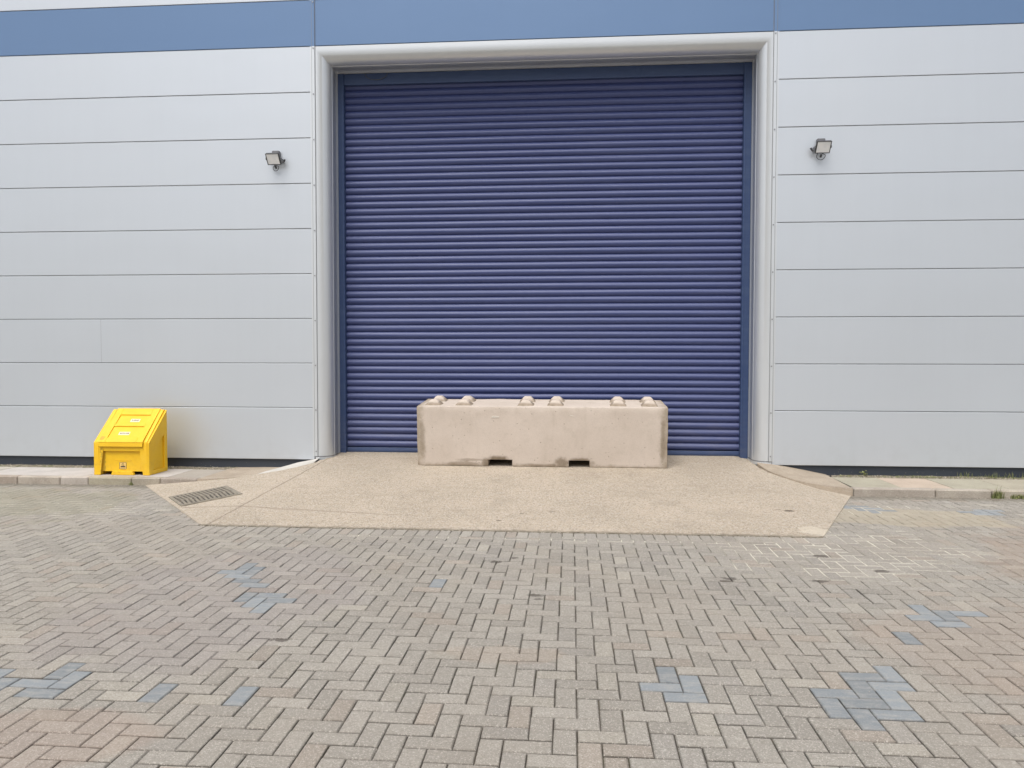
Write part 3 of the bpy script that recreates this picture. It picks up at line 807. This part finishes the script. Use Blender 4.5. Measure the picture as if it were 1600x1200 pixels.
# ------------------------------------------------------------ grit bin
t = NT('yellow_plastic')
n1 = t.noise(5, 5, .6)
c = t.mix(t.ramp(n1, .35, .7), (.84, .52, .016), (.80, .475, .014))
X, Y, Z = t.sep()
c = t.mix(t.math('MULTIPLY', t.math('MULTIPLY', t.ramp(t.noise(20, 5, .7), .5, .75), t.ramp(Z, .35, .0)), .35), c, (.35, .23, .08))
c = t.mix(t.math('MULTIPLY', t.spot(-.27, -.2, .04, .03, .6, t.noise(40, 3)), .6), c, (.3, .2, .03))
c = t.mix(t.math('MULTIPLY', t.ramp(t.noise(3, 6, .7), .45, .75), .3), c, (.86, .62, .09))
m_yel = t.done(c, .5, 0., t.bump(t.noise(120, 3), .0012, .5), .45)
t = NT('sticker_white'); m_stw = t.done((.70, .64, .46), .5)
t = NT('sticker_ink'); m_ink = t.done((.10, .07, .05), .5)
t = NT('sticker_yellow'); m_sty = t.done((.80, .55, .18), .5)
BX, BY, BZ = -5.867, -.58, .09
GB = empty('grit_bin', (BX, BY, BZ))
tag(GB, 'yellow plastic grit bin with sloping lid standing on the left pavement by the wall', 'grit bin')
W2, F_, Bk = .375, -.225, .225     # half width, front y, back y
zf, zbk = .425, .83
def sl(y): return zf+(y-F_)*(zbk-zf)/(Bk-F_)      # slope height
def tp(z): return 1-.05*z/.83*1.0                     # taper of the moulding
mb = MB()
# core shell (slightly inset behind the posts)
core = [(F_+.034, .045), (Bk-.0, .0), (Bk-.004, zbk-.03), (Bk-.02, zbk-.012), (F_+.034, sl(F_+.034)-.03)]
mb.prism(core, 0, -W2+.04, W2-.04)
# front posts, top rail, bottom skirt
for s_ in (-1, 1):
    mb.prism([(s_*W2, 0), (s_*(W2-.085), 0), (s_*(W2-.128), .335), (s_*(W2-.128), .40), (s_*(W2-.01), .40)], 1, F_, F_+.06)
mb.prism([(-W2+.128, .315), (W2-.128, .315), (W2-.128, .395), (-W2+.128, .395)], 1, F_+.002, F_+.05)
mb.prism([(-.155, 0), (.155, 0), (.135, .05), (-.135, .05)], 1, F_+.012, F_+.06)
mb.prism([(-.12, .185), (.12, .185), (.12, .192), (-.12, .192)], 1, F_+.029, F_+.05)
# side cheeks: frame with recessed trapezoid
for s_ in (-1, 1):
    xa, xb = (s_*(W2-.068), s_*(W2-.022))
    mb.prism([(F_, 0), (Bk, 0), (Bk, zbk), (Bk-.03, zbk+.004), (F_-.0, zf+.012), (F_-.006, zf-.03)], 0, min(xa, xb) if s_ > 0 else min(xa, xb)+.0, max(xa, xb))
    # raised frame pieces on the outside
    x0_, x1_ = sorted((s_*(W2-.022), s_*(W2+.004)))
    mb.prism([(F_+.002, 0), (F_+.09, 0), (F_+.14, .32), (F_+.14, sl(F_+.14)-.002), (F_+.002, zf-.0)], 0, x0_, x1_)
    mb.prism([(Bk-.07, 0), (Bk-.002, 0), (Bk-.004, zbk-.004), (Bk-.07, sl(Bk-.07)-.002)], 0, x0_, x1_)
    mb.prism([(F_+.14, .36), (Bk-.07, .50), (Bk-.07, sl(Bk-.07)-.002), (F_+.14, sl(F_+.14)-.002)], 0, x0_, x1_)
    mb.prism([(F_+.09, 0), (Bk-.07, 0), (Bk-.07, .05), (F_+.098, .05)], 0, x0_, x1_)
body = mb.build('body', m_yel, GB, bevel=.009, seg=3)
# lid
ang = math.atan2(zbk-zf, Bk-F_); Lm = Matrix.Translation((0, F_-.012, zf-.004)) @ Matrix.Rotation(ang, 4, 'X')
ln = math.hypot(zbk-zf, Bk-F_)
mb = MB(); lw = W2-.074
mb.box(-lw, lw, 0, ln+.01, -.02, .006, mat=Lm)
# raised ribs around the two recessed fields
for (y0, y1) in ((0, .085), (.285, .335), (.495, ln+.01)):
    mb.box(-lw+.09, lw-.09, y0, y1, .006, .020, mat=Lm)
for s_ in (-1, 1):
    a, b = sorted((s_*lw, s_*(lw-.09))); mb.box(a, b, 0, ln+.01, .006, .020, mat=Lm)
mb.prism([(F_-.024, zf-.052), (F_-.006, zf-.052), (F_-.004, zf+.006), (F_-.020, zf+.008)], 0, -lw, lw)
lid = mb.build('lid', m_yel, GB, bevel=.005, seg=2)
mb = MB()
mb.box(-lw-.0035, -lw+.001, .0, ln, -.02, .004, mat=Lm); mb.build('lid_gap', m_groove, GB)
for (yc, xc, wd, red) in ((.40, .03, .13, 0), (.165, -.02, .15, 1)):
    mb = MB(); mb.box(xc-wd/2, xc+wd/2, yc-.028, yc+.028, .0062, .0075, mat=Lm); st = mb.build('sticker', m_stw, lid)
    mb = MB(); rr = random.Random(int(yc*100))
    x_ = xc-wd/2+.018
    while x_ < xc+wd/2-.016:
        w_2 = rr.uniform(.007, .013); mb.box(x_, x_+w_2, yc-.012, yc+.014, .0076, .0082, mat=Lm); x_ += w_2+rr.uniform(.006, .014)
    mb.build('print', m_ink, lid)
mb = MB(); fy = F_+.0325
mb.box(-.048, .048, fy-.0012, fy+.002, .075, .165, ch=.0005); mb.build('sticker', m_sty, body)
mb = MB(); yy0, yy1 = fy-.0022, fy-.0013
for (a, b, c_, d) in ((-.048, -.043, .079, .16), (.043, .048, .079, .16), (-.044, .044, .161, .165), (-.04, .04, .075, .079)): mb.box(a, b, yy0, yy1, c_, d)
mb.prism([(-.034, .10), (.036, .10), (.03, .116), (.008, .123), (-.018, .120), (-.028, .113)], 1, yy0, yy1)
mb.box(-.02, .018, yy0, yy1, .132, .136); mb.box(-.012, .012, yy0, yy1, .143, .150); mb.box(-.03, .03, yy0, yy1, .088, .091)
mb.build('print', m_ink, body)

# ------------------------------------------------------------ floodlights
t = NT('lamp_housing'); m_lh = t.done((.055, .058, .065), .5)
t = NT('lamp_bracket'); m_lb = t.done((.15, .155, .17), .55, 0., t.bump(t.noise(140, 2), .001, .5))
t = NT('lamp_glass'); X, Y, Z = t.sep()
c = t.mix(t.ramp(t.noise(14, 2), .4, .6), (.93, .95, .97), (.87, .90, .93)); m_lg = t.done(c, .22, 0., None, .6)
def floodlight(x, z, sg, label):
    f_ = empty('floodlight', (x, 0, z))
    tag(f_, label, 'floodlight', 'floodlights beside the roller door')
    T = Matrix.Translation((0, -.135, 0)) @ Matrix.Rotation(R(37), 4, 'X')   # local -y faces down and out
    hw, hh = .092, .080
    mb = MB(); mb.box(-hw, hw, -.006, .024, -hh, hh, ch=.008, mat=T)
    for i in range(9): mb.box(-hw+.02+i*.0175, -hw+.024+i*.0175, .0245, .044, -hh+.012, hh-.012, mat=T)
    hs = mb.build('housing', m_lh, f_)
    mb = MB()
    for (a, b, c_, d) in ((-hw, hw, hh-.010, hh), (-hw, hw, -hh, -hh+.010), (-hw, -hw+.010, -hh+.0105, hh-.0105), (hw-.010, hw, -hh+.0105, hh-.0105)):
        mb.box(a, b, -.014, -.0062, c_, d, ch=.0015, mat=T)
    mb.build('bezel', m_lh, hs)
    mb = MB(); mb.box(-hw+.0105, hw-.0105, -.0105, -.0064, -hh+.0105, hh-.0105, mat=T); mb.build('glass', m_lg, f_)
    mb = MB()
    mb.box(-.052, .052, -.060, -.001, .03, .135, ch=.010)
    mb.box(-hw-.010, -hw-.006, -.15, -.02, -.012, .016); mb.box(hw+.006, hw+.010, -.15, -.02, -.012, .016); mb.box(-hw-.010, hw+.010, -.0195, -.0155, -.014, .018)
    mb.box(-.03, .03, -.0155, -.001, -.03, .03, ch=.003)
    mb.build('bracket', m_lb, f_)
    mb = MB()   # small photocell on the door side
    mb.tube([(sg*.085, -.03, -.01), (sg*.105, -.035, -.025), (sg*.13, -.05, -.005)], .006, 6); mb.tube([(sg*.12, -.055, -.012), (sg*.136, -.06, .010)], .012, 8)
    mb.build('sensor', m_lh, f_)
    mb = MB(); pts = [(0, -.09, -.07)]
    for i in range(13):
        a = math.pi*i/12; pts.append((.045*math.cos(a)*1.1, -.07+.05*i/12, -.085-.055*math.sin(a)))
    pts.append((-.03, -.004, -.05)); mb.tube(pts, .0045, 6)
    mb.tube([(.0, -.06, -.08), (.0, -.03, -.10)], .014, 8)
    mb.build('cable', m_lh, f_)
    return f_
floodlight(-4.055, 4.325, 1, 'square floodlight tilted down on the silver wall left of the roller door')
floodlight(3.20, 4.335, -1, 'square floodlight tilted down on the silver wall right of the roller door')

# ------------------------------------------------------------ weeds
t = NT('weed_leaf'); g_ = t.n('ShaderNodeNewGeometry')
c = t.mix(g_.outputs['Random Per Island'], (.13, .165, .05), (.27, .27, .11)); m_leaf = t.done(c, .6)
rw = random.Random(21)
def blades(n, cx, cy, z0, rx, ry, h, mb, wid=.005, lean=.5):
    for _ in range(n):
        x = cx+rw.gauss(0, rx); y = cy+rw.gauss(0, ry); hh = h*rw.uniform(.45, 1.1); a = rw.uniform(0, 6.28); l = rw.uniform(.1, lean)*hh
        da = Vector((math.cos(a), math.sin(a), 0)); pa = Vector((-da.y, da.x, 0))*wid*rw.uniform(.5, 1)
        p0 = Vector((x, y, z0)); p1 = p0+da*l*.35+Vector((0, 0, hh*.6)); p2 = p0+da*l+Vector((0, 0, hh))
        mb.poly([p0-pa, p0+pa, p1+pa*.8, p1-pa*.8]); mb.poly([p1-pa*.8, p1+pa*.8, p2])
def leaves(n, cx, cy, z0, r, h, mb, s=.018):
    for _ in range(n):
        a = rw.uniform(0, 6.28); rr = r*math.sqrt(rw.random()); c0 = Vector((cx+rr*math.cos(a), cy+rr*math.sin(a)*.6, z0+h*rw.uniform(.1, 1)))
        d = Vector((rw.uniform(-1, 1), rw.uniform(-1, 1), rw.uniform(-.3, .7))).normalized()*s*rw.uniform(.5, 1.2); e = d.cross(Vector((rw.uniform(-1, 1), rw.uniform(-1, 1), 1))).normalized()*d.length*.45
        mb.poly([c0, c0+d*.5+e, c0+d, c0+d*.5-e])
mb = MB(); blades(110, 4.93, -1.05, .0, .032, .012, .095, mb); blades(12, 4.93, -1.05, .0, .03, .01, .20, mb, .002, .3)
tag(mb.build('grass_tuft', m_leaf, recalc=False, off=(0, 0, 0)), 'taller green grass tuft growing at the foot of the right kerb', 'grass tuft')
mb = MB(); blades(80, 5.17, -1.05, .0, .05, .012, .06, mb); leaves(30, 5.17, -1.05, 0, .06, .04, mb)
tag(mb.build('grass_tuft', m_leaf, recalc=False), 'low grass tuft at the right kerb, cut by the photo edge', 'grass tuft')
mb = MB(); leaves(50, 3.80, -.06, .09, .05, .07, mb, .022); mb.tube([(3.80, -.06, .08), (3.805, -.06, .15)], .003, 5)
tag(mb.build('weed_plant', m_leaf, recalc=False), 'small leafy weed against the dark plinth right of the ramp', 'weed')
mb = MB(); blades(14, -5.60, -1.04, 0, .02, .006, .05, mb); leaves(16, -5.60, -1.045, 0, .035, .03, mb, .014)
tag(mb.build('weed_plant', m_leaf, recalc=False), 'tiny weed in the kerb joint in front of the yellow bin', 'weed')
mb = MB()
for _ in range(150):
    x = rw.uniform(3.5, 7.0)
    if noise.noise(Vector((x*1.7, 0, 0))) < -.12: continue
    leaves(rw.randint(6, 16), x, -.09+rw.uniform(-.05, .06), .082, .035, .022, mb, .012)
for _ in range(35):
    x = rw.uniform(5.0, 6.8); blades(6, x, -.04, .08, .03, .02, .09, mb, .003)
for _ in range(26): leaves(8, rw.uniform(-8.5, -4.6), -.04, .085, .03, .015, mb, .010)
tag(mb.build('ground_weeds', m_leaf, recalc=False), 'low moss and weeds along the foot of the wall', 'weeds', kind='stuff')
